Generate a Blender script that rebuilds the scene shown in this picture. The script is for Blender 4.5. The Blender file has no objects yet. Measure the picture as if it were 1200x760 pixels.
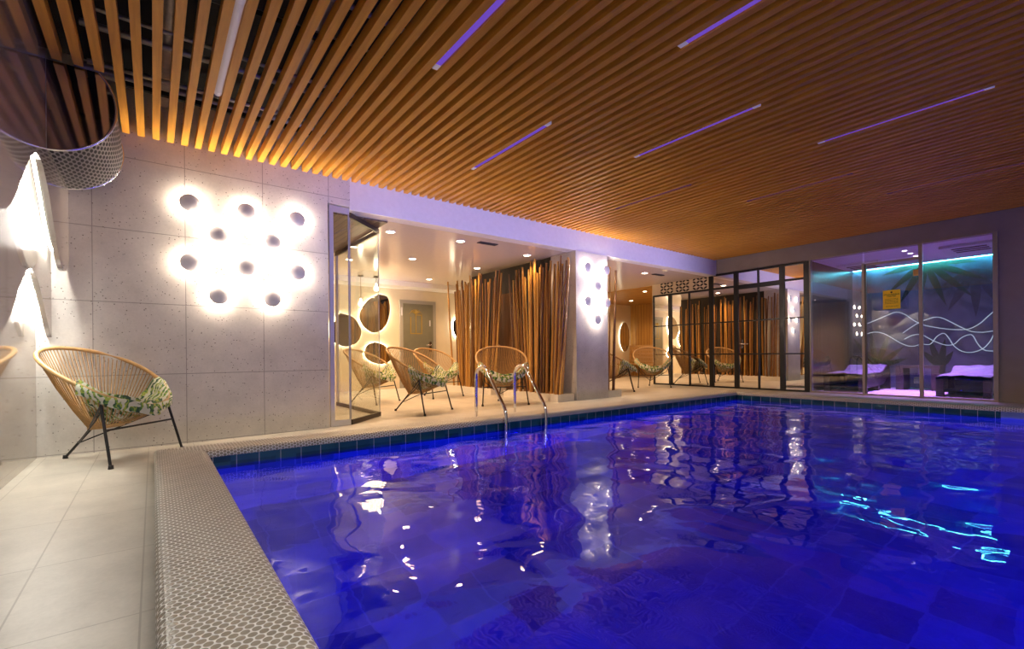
import bpy, math, random
from mathutils import Vector, Matrix
random.seed(7)
C = bpy.context.scene.collection
PI = math.pi

# ------------------------------------------------------------------ helpers
class MB:
    def __init__(s): s.v = []; s.f = []; s.uv = []; s.sm = []
    def quad(s, a, b, c, d, uv=None, sm=False):
        n = len(s.v); s.v += [tuple(a), tuple(b), tuple(c), tuple(d)]; s.f.append((n, n+1, n+2, n+3)); s.uv.append(uv); s.sm.append(sm)
    def poly(s, pts, sm=False):
        n = len(s.v); s.v += [tuple(p) for p in pts]; s.f.append(tuple(range(n, n+len(pts)))); s.uv.append(None); s.sm.append(sm)
    def faces(s, vs, fs, sm=False):
        n = len(s.v); s.v += [tuple(p) for p in vs]
        for f in fs: s.f.append(tuple(i+n for i in f)); s.uv.append(None); s.sm.append(sm)
    def box(s, x0, x1, y0, y1, z0, z1, M=None):
        vs = [Vector((x, y, z)) for z in (z0, z1) for y in (y0, y1) for x in (x0, x1)]
        if M is not None: vs = [M @ p for p in vs]
        s.faces(vs, [(0,2,3,1), (4,5,7,6), (0,1,5,4), (2,6,7,3), (0,4,6,2), (1,3,7,5)])
    def tube(s, pts, r, n=8, closed=False, caps=True):
        P = [Vector(p) for p in pts]; m = len(P)
        rs = r if isinstance(r, (list, tuple)) else [r]*m
        T = []
        for i in range(m):
            if closed: t = P[(i+1) % m]-P[i-1]
            else: t = P[min(i+1, m-1)]-P[max(i-1, 0)]
            T.append(t.normalized())
        a = Vector((0, 0, 1)) if abs(T[0].z) < .9 else Vector((1, 0, 0))
        u = T[0].cross(a).normalized(); vs = []
        for i in range(m):
            u = (u-T[i]*u.dot(T[i])).normalized(); w = T[i].cross(u)
            for k in range(n):
                q = 2*PI*k/n; vs.append(P[i]+(u*math.cos(q)+w*math.sin(q))*rs[i])
        fs = []
        for i in range(m if closed else m-1):
            j = (i+1) % m
            for k in range(n): fs.append((i*n+k, i*n+(k+1) % n, j*n+(k+1) % n, j*n+k))
        s.faces(vs, fs, True)
        if caps and not closed:
            s.faces(vs[:n], [tuple(range(n))[::-1]]); s.faces(vs[-n:], [tuple(range(n))])
    def lathe(s, prof, n=24, M=None, sm=True):      # prof: (r, z) along local Z
        vs = []
        for r, z in prof:
            for k in range(n):
                q = 2*PI*k/n; vs.append(Vector((r*math.cos(q), r*math.sin(q), z)))
        if M is not None: vs = [M @ p for p in vs]
        fs = []
        for i in range(len(prof)-1):
            for k in range(n): fs.append((i*n+k, i*n+(k+1) % n, (i+1)*n+(k+1) % n, (i+1)*n+k))
        s.faces(vs, fs, sm)
    def grid(s, fn, nu, nv, sm=True, uvs=False):
        vs = [fn(i/nu, j/nv) for j in range(nv+1) for i in range(nu+1)]; n0 = len(s.v)
        s.v += [tuple(p) for p in vs]
        for j in range(nv):
            for i in range(nu):
                a = j*(nu+1)+i+n0
                s.f.append((a, a+1, a+nu+2, a+nu+1)); s.sm.append(sm); s.uv.append(None)
    def build(s, name, mat, parent=None, bevel=0):
        me = bpy.data.meshes.new(name); me.from_pydata(s.v, [], s.f)
        if any(u is not None for u in s.uv):
            L = me.uv_layers.new(name='UVMap')
            for p, u in zip(me.polygons, s.uv):
                for k, li in enumerate(p.loop_indices): L.data[li].uv = u[k] if u else (0, 0)
        for p, q in zip(me.polygons, s.sm): p.use_smooth = q
        me.materials.append(mat); me.update()
        o = bpy.data.objects.new(name, me); C.objects.link(o)
        if parent is not None: o.parent = parent
        if bevel:
            b = o.modifiers.new('bevel', 'BEVEL'); b.width = bevel; b.segments = 2; b.limit_method = 'ANGLE'
        return o

def tag(o, label, cat, group=None, kind=None):
    o['label'] = label; o['category'] = cat
    if group: o['group'] = group
    if kind: o['kind'] = kind
    return o
def thing(name, label, cat, loc=(0,0,0), rz=0, group=None):
    o = bpy.data.objects.new(name, None); C.objects.link(o); o.location = loc; o.rotation_euler = (0, 0, rz)
    o.empty_display_size = .1
    return tag(o, label, cat, group)
def struct(name, mb, mat, parent=None, bevel=0):
    o = mb.build(name, mat, parent, bevel)
    if parent is None: o['kind'] = 'structure'
    return o
def dup(root, loc, rz, label, group=None):
    r = root.copy(); C.objects.link(r); r.location = loc; r.rotation_euler = (0, 0, rz); r['label'] = label
    if group: r['group'] = group
    for ch in list(root.children):
        c = ch.copy(); C.objects.link(c); c.parent = r
        for g in list(ch.children):
            d = g.copy(); C.objects.link(d); d.parent = c
    return r
def pt_seg(a, b, n): return [Vector(a).lerp(Vector(b), i/n) for i in range(n+1)]
def smooth_path(P, k=6):      # Catmull-Rom
    P = [Vector(p) for p in P]; out = []
    for i in range(len(P)-1):
        p0 = P[max(i-1, 0)]; p1 = P[i]; p2 = P[i+1]; p3 = P[min(i+2, len(P)-1)]
        for j in range(k):
            t = j/k
            out.append(.5*((2*p1)+(p2-p0)*t+(2*p0-5*p1+4*p2-p3)*t*t+(3*p1-p0-3*p2+p3)*t**3))
    out.append(P[-1]); return out

# ------------------------------------------------------------------ materials
def new_mat(name):
    m = bpy.data.materials.new(name); m.use_nodes = True; nt = m.node_tree; nt.nodes.clear()
    out = nt.nodes.new('ShaderNodeOutputMaterial'); return m, nt, out
class N:
    def __init__(s, nt): s.nt = nt
    def __call__(s, typ, ins={}, **kw):
        n = s.nt.nodes.new('ShaderNode'+typ)
        for k, v in kw.items(): setattr(n, k, v)
        for k, v in ins.items():
            if isinstance(v, bpy.types.NodeSocket): s.nt.links.new(v, n.inputs[k])
            else: n.inputs[k].default_value = v
        return n
    def math(s, op, a, b=0., c=None):
        ins = {0: a, 1: b}
        if c is not None: ins[2] = c
        return s('Math', ins, operation=op).outputs[0]
    def ramp(s, fac, stops):
        n = s('ValToRGB', {0: fac}); e = n.color_ramp.elements
        while len(e) < len(stops): e.new(.5)
        for q, (p, c) in zip(e, stops): q.position = p; q.color = (*c, 1) if len(c) == 3 else c
        return n.outputs[0]
    def mix(s, fac, a, b, blend='MIX'):
        n = s.nt.nodes.new('ShaderNodeMix'); n.data_type = 'RGBA'; n.blend_type = blend
        for i, v in ((0, fac), (6, a), (7, b)):
            if isinstance(v, bpy.types.NodeSocket): s.nt.links.new(v, n.inputs[i])
            else: n.inputs[i].default_value = v if i == 0 else ((*v, 1) if len(v) == 3 else v)
        return n.outputs[2]
def simple(name, col, rough=.5, metal=0., spec=.5, emit=None, es=0., var=0., scale=20., bump=0.):
    m, nt, out = new_mat(name); n = N(nt)
    b = n('BsdfPrincipled', {'Roughness': rough, 'Metallic': metal, 'Specular IOR Level': spec})
    tc = n('TexCoord').outputs['Object']
    no = n('TexNoise', {'Vector': tc, 'Scale': scale, 'Detail': 4.}).outputs[0]
    d = tuple(max(0, c*(1-var)) for c in col); u = tuple(min(1, c*(1+var)) for c in col)
    nt.links.new(n.ramp(no, [(.3, d), (.7, u)]), b.inputs['Base Color'])
    if bump:
        nt.links.new(n('Bump', {'Height': no, 'Strength': bump, 'Distance': .01}).outputs[0], b.inputs['Normal'])
    if emit: b.inputs['Emission Color'].default_value = (*emit, 1); b.inputs['Emission Strength'].default_value = es
    nt.links.new(b.outputs[0], out.inputs[0]); return m
def emission(name, col, s):
    m, nt, out = new_mat(name); n = N(nt)
    nt.links.new(n('Emission', {0: (*col, 1), 1: s}).outputs[0], out.inputs[0]); return m
def lines(n, coord, pitch, off, w):       # 1 on a joint line of width w, else 0
    a = n.math('SUBTRACT', coord, off-w/2); a = n.math('DIVIDE', a, pitch); a = n.math('FRACT', a)
    return n.math('LESS_THAN', a, w/pitch)

def stone_tile(name, col, axes, pitch, off, w, rough=.5, pores=True, joint=(.25,.23,.21), gloss=0., jd=.7):
    m, nt, out = new_mat(name); n = N(nt)
    pos = n('NewGeometry').outputs['Position']; xyz = n('SeparateXYZ', {0: pos}).outputs
    j = None
    for a, p, o in zip(axes, pitch, off):
        l = lines(n, xyz[a], p, o, w); j = l if j is None else n.math('MAXIMUM', j, l)
    no = n('TexNoise', {'Vector': pos, 'Scale': 3.5, 'Detail': 8., 'Roughness': .65}).outputs[0]
    fi = n('TexNoise', {'Vector': pos, 'Scale': 60., 'Detail': 3.}).outputs[0]
    base = n.ramp(n.math('ADD', n.math('MULTIPLY', no, .75), n.math('MULTIPLY', fi, .25)), [(.3, tuple(c*.82 for c in col)), (.7, tuple(min(1, c*1.1) for c in col))])
    if pores:
        vo = n('TexVoronoi', {'Vector': pos, 'Scale': 38., 'Randomness': 1.})
        r = n('TexWhiteNoise', {'Vector': vo.outputs['Position']}).outputs[0]
        thr = n.math('MULTIPLY', n.math('GREATER_THAN', r, .45), n.math('MULTIPLY', r, .215))
        pore = n.math('LESS_THAN', vo.outputs[0], thr)
        base = n.mix(n.math('MULTIPLY', pore, .88), base, (.16, .14, .12))
    base = n.mix(n.math('MULTIPLY', j, jd), base, joint)
    b = n('BsdfPrincipled', {'Base Color': base, 'Roughness': rough, 'Specular IOR Level': .4})
    hb = n.math('SUBTRACT', n.math('MULTIPLY', fi, .15), j)
    nt.links.new(n('Bump', {'Height': hb, 'Strength': .25, 'Distance': .003}).outputs[0], b.inputs['Normal'])
    sh = b.outputs[0]
    if gloss:
        lw = n('LayerWeight', {0: .5}).outputs[1]
        fac = n.math('ADD', gloss*.35, n.math('MULTIPLY', n.math('POWER', lw, 2.2), gloss))
        g = n('BsdfGlossy', {0: (.85, .82, .8, 1), 'Roughness': .06})
        sh = n('MixShader', {0: fac, 1: sh, 2: g.outputs[0]}).outputs[0]
    nt.links.new(sh, out.inputs[0]); return m

def wood(name, dark, light, axis=1, rough=.4, scale=1., boards=None, per_obj=False):
    m, nt, out = new_mat(name); n = N(nt)
    pos = n('NewGeometry').outputs['Position']
    sc = [28.*scale]*3; sc[axis] = 1.6*scale
    mp = n('Mapping', {'Vector': pos, 'Scale': sc}).outputs[0]
    no = n('TexNoise', {'Vector': mp, 'Scale': 1., 'Detail': 5., 'Distortion': .6}).outputs[0]
    c = n.ramp(no, [(.25, dark), (.75, light)])
    if boards:
        xyz = n('SeparateXYZ', {0: pos}).outputs
        l = lines(n, xyz[boards[0]], boards[1], 0., .012); c = n.mix(n.math('MULTIPLY', l, .8), c, tuple(x*.2 for x in dark))
    b = n('BsdfPrincipled', {'Base Color': c, 'Roughness': rough, 'Specular IOR Level': .35})
    nt.links.new(b.outputs[0], out.inputs[0]); return m

def glass_mat(name, tint=(.93,.95,.94), base=.05, top=.9):
    m, nt, out = new_mat(name); n = N(nt)
    lw = n('LayerWeight', {0: .5}).outputs[1]
    fac = n.math('ADD', base, n.math('MULTIPLY', n.math('POWER', lw, 4.), top))
    t = n('BsdfTransparent', {0: (*tint, 1)}); g = n('BsdfGlossy', {0: (1,1,1,1), 'Roughness': 0.})
    nt.links.new(n('MixShader', {0: fac, 1: t.outputs[0], 2: g.outputs[0]}).outputs[0], out.inputs[0]); return m
def mirror_mat(name, col=(.85,.85,.85), rough=.0):
    m, nt, out = new_mat(name); n = N(nt)
    nt.links.new(n('BsdfGlossy', {0: (*col, 1), 'Roughness': rough}).outputs[0], out.inputs[0]); return m

def coping_mat():
    m, nt, out = new_mat('penny_mosaic'); n = N(nt)
    uv = n('UVMap').outputs[0]
    S = 36.
    def cell(off):
        p = n('VectorMath', {0: uv, 1: (S/1.7320508, S, 0)}, operation='MULTIPLY').outputs[0]
        p = n('VectorMath', {0: p, 1: (off, off, 0)}, operation='ADD').outputs[0]
        p = n('VectorMath', {0: p}, operation='FRACTION').outputs[0]
        p = n('VectorMath', {0: p, 1: (.5, .5, 0)}, operation='SUBTRACT').outputs[0]
        p = n('VectorMath', {0: p, 1: (1.7320508, 1, 0)}, operation='MULTIPLY').outputs[0]
        return n('VectorMath', {0: p}, operation='LENGTH').outputs['Value']
    d = n.math('MINIMUM', cell(0.), cell(.5))
    no = n('TexNoise', {'Vector': uv, 'Scale': 9., 'Detail': 4.}).outputs[0]
    tile = n.ramp(no, [(.3, (.27, .24, .185)), (.7, (.40, .36, .285))])
    g = n.ramp(d, [(.41, (0, 0, 0)), (.45, (1, 1, 1))])
    col = n.mix(g, tile, (.95, .93, .9))
    b = n('BsdfPrincipled', {'Base Color': col, 'Roughness': .38, 'Specular IOR Level': .4})
    h = n.ramp(d, [(.34, (1, 1, 1)), (.5, (0, 0, 0))])
    nt.links.new(n('Bump', {'Height': h, 'Strength': .5, 'Distance': .004}).outputs[0], b.inputs['Normal'])
    nt.links.new(b.outputs[0], out.inputs[0]); return m

def pool_tile_mat(name, cols, size, axes, off=(0, 0), joint=(.35, .42, .5), w=.006, rough=.15):
    m, nt, out = new_mat(name); n = N(nt)
    pos = n('NewGeometry').outputs['Position']; xyz = n('SeparateXYZ', {0: pos}).outputs
    j = None
    for a, o in zip(axes, off):
        l = lines(n, xyz[a], size, o, w); j = l if j is None else n.math('MAXIMUM', j, l)
    cell = n('VectorMath', {0: n('VectorMath', {0: pos, 1: (1/size,)*3}, operation='MULTIPLY').outputs[0]}, operation='FLOOR').outputs[0]
    r = n('TexWhiteNoise', {'Vector': cell}).outputs[0]
    no = n('TexNoise', {'Vector': pos, 'Scale': 7., 'Detail': 5.}).outputs[0]
    base = n.ramp(n.math('ADD', n.math('MULTIPLY', r, .55), n.math('MULTIPLY', no, .45)), [(.2, cols[0]), (.8, cols[1])])
    base = n.mix(j, base, joint)
    b = n('BsdfPrincipled', {'Base Color': base, 'Roughness': rough, 'Specular IOR Level': .5})
    nt.links.new(b.outputs[0], out.inputs[0]); return m

def water_mat():
    m, nt, out = new_mat('pool_water'); n = N(nt)
    pos = n('NewGeometry').outputs['Position']
    a = n('TexNoise', {'Vector': pos, 'Scale': 1.9, 'Detail': .8, 'Roughness': .4, 'Distortion': .6}).outputs[0]
    c = n('TexNoise', {'Vector': pos, 'Scale': 8., 'Detail': 1., 'Distortion': .4}).outputs[0]
    h = n.math('ADD', n.math('MULTIPLY', a, 1.), n.math('MULTIPLY', c, .075))
    bp = n('Bump', {'Height': h, 'Strength': 1., 'Distance': .022}).outputs[0]
    fr = n('Fresnel', {'IOR': 1.33, 'Normal': bp}).outputs[0]
    rf = n('BsdfRefraction', {0: (.13, .20, 1, 1), 'Roughness': .0, 'IOR': 1.33, 'Normal': bp})
    tr = n('BsdfTransparent', {0: (.5, .55, 1, 1)})
    body = n('MixShader', {0: .16, 1: rf.outputs[0], 2: tr.outputs[0]})
    gl = n('BsdfGlossy', {0: (1, 1, 1, 1), 'Roughness': .015, 'Normal': bp})
    nt.links.new(n('MixShader', {0: fr, 1: body.outputs[0], 2: gl.outputs[0]}).outputs[0], out.inputs[0]); return m

def bamboo_mat():
    m, nt, out = new_mat('bamboo'); n = N(nt)
    tc = n('TexCoord').outputs['Object']; oi = n('ObjectInfo').outputs['Random']
    mp = n('Mapping', {'Vector': tc, 'Scale': (60, 60, 2.)}).outputs[0]
    no = n('TexNoise', {'Vector': mp, 'Scale': 1., 'Detail': 3.}).outputs[0]
    f = n.math('ADD', n.math('MULTIPLY', oi, .75), n.math('MULTIPLY', no, .4))
    c = n.ramp(f, [(.12, (.05, .02, .006)), (.45, (.20, .085, .016)), (.75, (.42, .215, .045)), (1., (.60, .36, .10))])
    b = n('BsdfPrincipled', {'Base Color': c, 'Roughness': .35, 'Specular IOR Level': .5})
    nt.links.new(b.outputs[0], out.inputs[0]); return m

def leaf_fabric():
    m, nt, out = new_mat('leaf_print_fabric'); n = N(nt)
    tc = n('TexCoord').outputs['Object']
    w = n('TexWave', {'Vector': tc, 'Scale': 8., 'Distortion': 9., 'Detail': 2., 'Detail Scale': 1.6}).outputs[1]
    no = n('TexNoise', {'Vector': tc, 'Scale': 14., 'Detail': 2., 'Distortion': 1.}).outputs[0]
    g = n.ramp(no, [(.36, (.012, .05, .03)), (.5, (.08, .2, .04)), (.56, (.40, .46, .06)), (.66, (.05, .14, .06))])
    f = n.ramp(w, [(.46, (1, 1, 1)), (.58, (0, 0, 0))])
    c = n.mix(f, (.58, .59, .48), g)
    b = n('BsdfPrincipled', {'Base Color': c, 'Roughness': .75})
    nt.links.new(b.outputs[0], out.inputs[0]); return m

def perforated_mat():
    m, nt, out = new_mat('perforated_steel'); n = N(nt)
    uv = n('UVMap').outputs[0]
    def cell(off):
        p = n('VectorMath', {0: uv, 1: (1/.05, 1/.10, 0)}, operation='MULTIPLY').outputs[0]
        p = n('VectorMath', {0: p, 1: (off, off, 0)}, operation='ADD').outputs[0]
        p = n('VectorMath', {0: p}, operation='FRACTION').outputs[0]
        p = n('VectorMath', {0: p, 1: (.5, .5, 0)}, operation='SUBTRACT').outputs[0]
        p = n('VectorMath', {0: p, 1: (1.5, 1., 0)}, operation='MULTIPLY').outputs[0]
        return n('VectorMath', {0: p}, operation='LENGTH').outputs['Value']
    d = n.math('MINIMUM', cell(0.), cell(.5))
    hole = n.math('LESS_THAN', d, .34)
    b = n('BsdfPrincipled', {'Base Color': (.26, .25, .25, 1), 'Metallic': .7, 'Roughness': .32})
    k = n('BsdfPrincipled', {'Base Color': (.01, .01, .01, 1), 'Roughness': .9})
    nt.links.new(n('MixShader', {0: hole, 1: b.outputs[0], 2: k.outputs[0]}).outputs[0], out.inputs[0]); return m

def mural_mat():
    m, nt, out = new_mat('palm_mural'); n = N(nt)
    pos = n('NewGeometry').outputs['Position']
    no = n('TexNoise', {'Vector': pos, 'Scale': 1.6, 'Detail': 4., 'Distortion': 1.2}).outputs[0]
    c = n.ramp(no, [(.3, (.02, .035, .06)), (.5, (.07, .10, .16)), (.7, (.14, .17, .25))])
    b = n('BsdfPrincipled', {'Base Color': c, 'Roughness': .6})
    nt.links.new(b.outputs[0], out.inputs[0]); return m

M = {}
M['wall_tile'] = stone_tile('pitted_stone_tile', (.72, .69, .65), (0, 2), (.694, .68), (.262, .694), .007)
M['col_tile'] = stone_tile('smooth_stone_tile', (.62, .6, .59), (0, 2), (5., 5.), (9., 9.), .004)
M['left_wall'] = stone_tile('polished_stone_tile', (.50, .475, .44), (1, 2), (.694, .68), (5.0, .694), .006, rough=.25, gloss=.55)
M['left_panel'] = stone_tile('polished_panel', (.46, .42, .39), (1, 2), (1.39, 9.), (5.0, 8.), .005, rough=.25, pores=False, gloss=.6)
M['floor'] = stone_tile('beige_floor_tile', (.60, .565, .49), (0, 1), (.35, .695), (-.39, 2.70), .006, rough=.42, pores=False, joint=(.36, .33, .28))
M['coping'] = coping_mat()
M['band'] = pool_tile_mat('pool_band_tile', ((.008, .05, .075), (.022, .11, .145)), .166, (0, 1), (.54, .2), joint=(.45, .5, .5), w=.005)
M['basin'] = pool_tile_mat('pool_basin_tile', ((.10, .15, .36), (.34, .42, .75)), .33, (0, 1), (0, 0), joint=(.30, .40, .62), w=.012)
M['water'] = water_mat()
M['slat'] = wood('slat_wood', (.62, .265, .028), (.84, .42, .055), 1, .45, 1.)
M['wood_panel'] = wood('light_wood_panel', (.34, .17, .04), (.52, .29, .075), 2, .4, 1., boards=(1, .12))
M['wood_ceiling'] = wood('wood_ceiling_boards', (.34, .18, .05), (.5, .28, .08), 1, .4, 1., boards=(0, .5))
M['dark_wood'] = wood('dark_wood', (.10, .048, .02), (.2, .1, .042), 2, .4, .6)
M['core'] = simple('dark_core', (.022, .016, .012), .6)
M['brown_wood'] = wood('brown_wood_ceiling', (.12, .075, .045), (.22, .145, .09), 1, .4, .6, boards=(0, .09))
M['bench_wood'] = wood('bench_wood', (.36, .2, .08), (.56, .36, .16), 1, .5, .8)
M['white'] = simple('white_paint', (.84, .83, .84), .35, var=.03)
M['cream'] = simple('cream_paint', (.72, .62, .46), .6, var=.04, scale=4)
M['lceil'] = simple('satin_ceiling', (.74, .66, .58), .16, spec=.5, var=.02)
M['brown_wall'] = simple('taupe_wall', (.30, .25, .22), .6, var=.06, scale=5)
M['void'] = simple('black_void', (.012, .012, .012), .9)
M['pipe'] = simple('galvanised_pipe', (.42, .38, .34), .35, .7, var=.15)
M['blackmetal'] = simple('black_metal', (.012, .011, .011), .35, .3)
M['greymetal'] = simple('grey_aluminium', (.66, .66, .70), .4, .25)
M['darkframe'] = simple('dark_bronze', (.09, .075, .06), .4, .5)
M['tanframe'] = simple('tan_aluminium', (.36, .30, .24), .4, .5)
M['chrome'] = simple('chrome', (.85, .85, .87), .06, 1.)
M['polished'] = mirror_mat('polished_steel', (.62, .58, .56), .05)
M['steelrim'] = simple('bright_rim', (.9, .9, .9), .15, 1.)
M['perf'] = perforated_mat()
M['rattan'] = simple('rattan_cord', (.44, .26, .095), .5, var=.2, scale=30)
M['rim'] = simple('rattan_rim', (.50, .31, .12), .4, var=.15, scale=25)
M['cushion'] = leaf_fabric()
M['planter'] = simple('white_planter', (.74, .71, .66), .5, var=.04)
M['pebble'] = simple('white_pebbles', (.78, .74, .68), .6, var=.2, scale=60, bump=.6)
M['bamboo'] = bamboo_mat()
M['mirror'] = mirror_mat('grid_mirror', (.86, .84, .80))
M['wmirror'] = mirror_mat('wall_mirror', (.72, .68, .6))
M['glass'] = glass_mat('clear_glass', base=.05, top=.45)
M['glass2'] = glass_mat('tinted_glass', (.86, .86, .9), base=.10)
M['lampshade'] = simple('grey_lamp_dome', (.6, .57, .58), .5, var=.04, emit=(.55, .5, .52), es=.22)  # faint emission stands in for bloom and light falling on the domes
M['door'] = simple('olive_door', (.17, .165, .12), .35, var=.06, scale=8)
M['doorframe'] = simple('grey_door_frame', (.36, .34, .30), .45)
M['gold'] = simple('gold_sticker', (.34, .24, .05), .4, .2)
M['sign'] = simple('yellow_sign', (.85, .48, .01), .5, emit=(.9, .5, .01), es=.12)  # slight emission added to brighten the sheet, which is no lamp
M['ink'] = simple('black_ink', (.03, .02, .01), .6)
M['lattice'] = simple('vent_lattice', (.015, .013, .012), .6)
M['mural'] = mural_mat()
M['leaf'] = simple('palm_leaf_print', (.004, .035, .018), .6, var=.5, scale=12)
M['leaf2'] = simple('faint_palm_print', (.03, .04, .06), .6, var=.4, scale=12)
M['rx_floor'] = simple('relax_floor', (.75, .7, .75), .35, var=.03)
M['rx_ceil'] = simple('relax_ceiling', (.75, .7, .75), .5)
M['rx_dark'] = wood('relax_side_panel', (.03, .02, .018), (.06, .04, .035), 2, .3, .5, boards=(0, .35))
M['cassette'] = simple('ceiling_cassette', (.68, .66, .68), .5)
M['wicker'] = simple('dark_wicker', (.03, .02, .018), .5, var=.4, scale=80, bump=.5)
M['towel'] = simple('pale_towel', (.24, .22, .30), .35, var=.2, scale=16, bump=.5)
# emitters
M['e_wall'] = emission('warm_lamp_glow', (1., .81, .62), 330.)
M['e_led'] = emission('white_led', (1., .95, .84), 330.)
M['e_down'] = emission('downlight_glow', (1., .78, .52), 30.)
M['e_bulb'] = emission('bulb_glow', (1., .86, .6), 45.)
M['e_halo'] = emission('mirror_backlight', (1., .88, .62), 45.)
M['e_halo_dim'] = emission('mirror_backlight_dim', (1., .88, .62), 6.)
M['e_cyan'] = emission('cyan_led', (.12, .85, 1.), 75.)
M['e_wave'] = emission('wave_led', (.66, .86, 1.), .8)
M['e_violet'] = emission('violet_linear_light', (.30, .13, .95), .5)
M['e_violet_dim'] = emission('dim_violet_light', (.34, .14, .6), .16)
M['e_tube'] = simple('white_tube', (.7, .68, .7), .4, emit=(.9, .75, .85), es=.12)
M['e_cap'] = simple('tube_end_cap', (.75, .72, .75), .4, emit=(.8, .7, .8), es=.15)
M['e_spot'] = emission('small_spot', (.9, .8, 1.), 9.)

# ------------------------------------------------------------------ key dimensions (metres)
YA, XB, ZC, ZL = 5.677, 10.28, 2.962, 2.62
PX0, PX1, PY1, PY0 = .346, 8.755, 4.447, -3.2
YBK, XE = 10.9, 13.8
def fz(x): return min(.055, max(0., (x-.3)*.0117))

# ------------------------------------------------------------------ setting: floor, walls, ceilings
mb = MB()
def flat(x0, x1, y0, y1, z0, z1): mb.quad((x0, y0, z0), (x1, y0, z1), (x1, y1, z1), (x0, y1, z0))
flat(-.9, 0, -4, YBK, 0, 0); flat(0, .3, 4.78, YBK, 0, 0); flat(.3, 5, 4.78, YBK, 0, .055); flat(5, XE, 4.78, YBK, .055, .055)
flat(9.08, XB+.04, -4, 4.78, .055, .055)
struct('floor', mb, M['floor'])

mb = MB()        # main tiled wall left of the glass opening
mb.box(-.85, 1.64, YA, YA+.2, -.05, 3.6); mb.box(1.64, 1.9, YA, YA+.2, 2.655, 3.6)
struct('wall_back', mb, M['wall_tile'])
mb = MB(); mb.box(1.9, XB+.0, YA, YA+.2, ZL, 3.6)
struct('wall_beam', mb, M['white'])
mb = MB(); mb.box(5.731, 6.536, YA-.004, 6.3, 0, ZL)
struct('wall_column', mb, M['col_tile'])

z1 = lambda y: 1.885+.30*math.cos(2*PI*(y-4.33)/2.08)
z2 = lambda y: 1.255+.255*math.cos(2*PI*(y-4.86)/2.0)
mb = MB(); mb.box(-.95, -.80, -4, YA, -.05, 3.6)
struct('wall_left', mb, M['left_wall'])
def wavy(name, xf, th, zf, zt, mat):
    mb = MB(); n = 150; y0, y1 = -4., YA-.001
    for i in range(n):
        a = y0+(y1-y0)*i/n; b = y0+(y1-y0)*(i+1)/n
        mb.quad((xf, a, zf(a)), (xf, b, zf(b)), (xf, b, zt), (xf, a, zt))
        mb.quad((xf-th, b, zf(b)), (xf-th, a, zf(a)), (xf-th, a, zt), (xf-th, b, zt))
        mb.quad((xf-th, a, zf(a)), (xf-th, b, zf(b)), (xf, b, zf(b)), (xf, a, zf(a)), sm=True)
    return tag(mb.build(name, mat), '', '')
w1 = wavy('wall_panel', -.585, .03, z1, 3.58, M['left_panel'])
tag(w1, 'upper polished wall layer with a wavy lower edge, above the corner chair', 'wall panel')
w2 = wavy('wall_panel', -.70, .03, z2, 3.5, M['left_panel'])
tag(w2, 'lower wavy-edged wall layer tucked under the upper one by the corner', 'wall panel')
def led(zf, x, label, up, a, b):
    mb = MB(); mb.tube([(x, a+(b-a)*i/60, zf(a+(b-a)*i/60)+up) for i in range(61)], .008, 6)
    tag(mb.build('led_strip', M['e_led']), label, 'light strip')
led(z1, -.655, 'white light strip glowing behind the upper wavy wall layer', .165, 4.0, 5.45)
led(z2, -.762, 'white light strip glowing behind the lower wavy wall layer', .09, 4.5, 5.6)

mb = MB()        # slatted ceiling
k = -3
while True:
    x = -.187+.1125*k
    if x > XB-.03: break
    y1 = 4.57 if x < -.25 else YA-.002
    mb.box(x-.027, x+.027, -4, y1, ZC, ZC+.085); k += 1
struct('ceiling', mb, M['slat'])
mb = MB(); mb.box(-.95, XB+.3, -4.2, YA, 3.55, 3.7)
struct('ceiling', mb, M['void'])
mb = MB()        # cross battens carrying the slats
for y in (-2.6, -1.1, .4, 1.9, 3.4, 4.9):
    mb.box(-.2 if y > 4.5 else -.55, XB-.02, y-.02, y+.02, ZC+.09, ZC+.125)
struct('trim_1', mb, M['void'])
mb = MB(); mb.box(-.95, XB+.3, -4.2, -4, -1.6, 3.6)
struct('wall_front', mb, M['brown_wall'])

# end wall (right) around the glass room
mb = MB()
mb.box(XB, XB+.15, 1.2, YA, 2.66, 3.6)               # lintel
mb.box(XB, XB+.15, -4, 1.17, -.05, 2.66); mb.box(XB, XB+.15, -4, 1.2, 2.66, 3.6)
mb.box(XB, XB+.15, 3.76, 3.80, 0, 2.66)
struct('wall_right', mb, M['brown_wall'])
mb = MB(); mb.box(XB+.02, XB+.16, 3.80, 7.39, .05, ZL); 
struct('wall_mirror_backing', mb, M['cream'])
mb = MB(); mb.box(XB-.005, XB+.02, 5.86, 7.39, 2.345, ZL); mb.box(XB+.0, XB+.16, 7.35, 7.42, .055, ZL)
struct('wall_vent_strip', mb, M['cream'])

# lounge shell
mb = MB(); mb.box(1.4, XE+.2, YBK, YBK+.15, 0, 2.9)
struct('wall_lounge_back', mb, M['cream'])
mb = MB(); mb.box(1.3, 1.45, YA+.2, YBK, 0, 2.9)
struct('wall_lounge_left', mb, M['cream'])
mb = MB(); mb.box(1.45, XB+.1, YA+.2, YBK, ZL, ZL+.1)
struct('ceiling_lounge', mb, M['lceil'])
mb = MB(); mb.box(1.45, 9., 10.35, YBK, 2.50, ZL-.001)
struct('trim_2', mb, M['white'])
mb = MB(); mb.box(XB+.1, XE+.2, 7.3, YBK, ZL-.03, ZL+.1)
struct('ceiling_wood', mb, M['wood_ceiling'])
mb = MB(); mb.box(XE, XE+.12, 7.3, YBK, 0, 2.7)
struct('wall_wood', mb, M['wood_panel'])
mb = MB(); mb.box(XB+.16, XE, 7.25, 7.35, 0, 2.7)
struct('wall_lounge_side', mb, M['cream'])
mb = MB(); mb.box(5.76, 6.5, 6.3, 9.0, .05, ZL)
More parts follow.
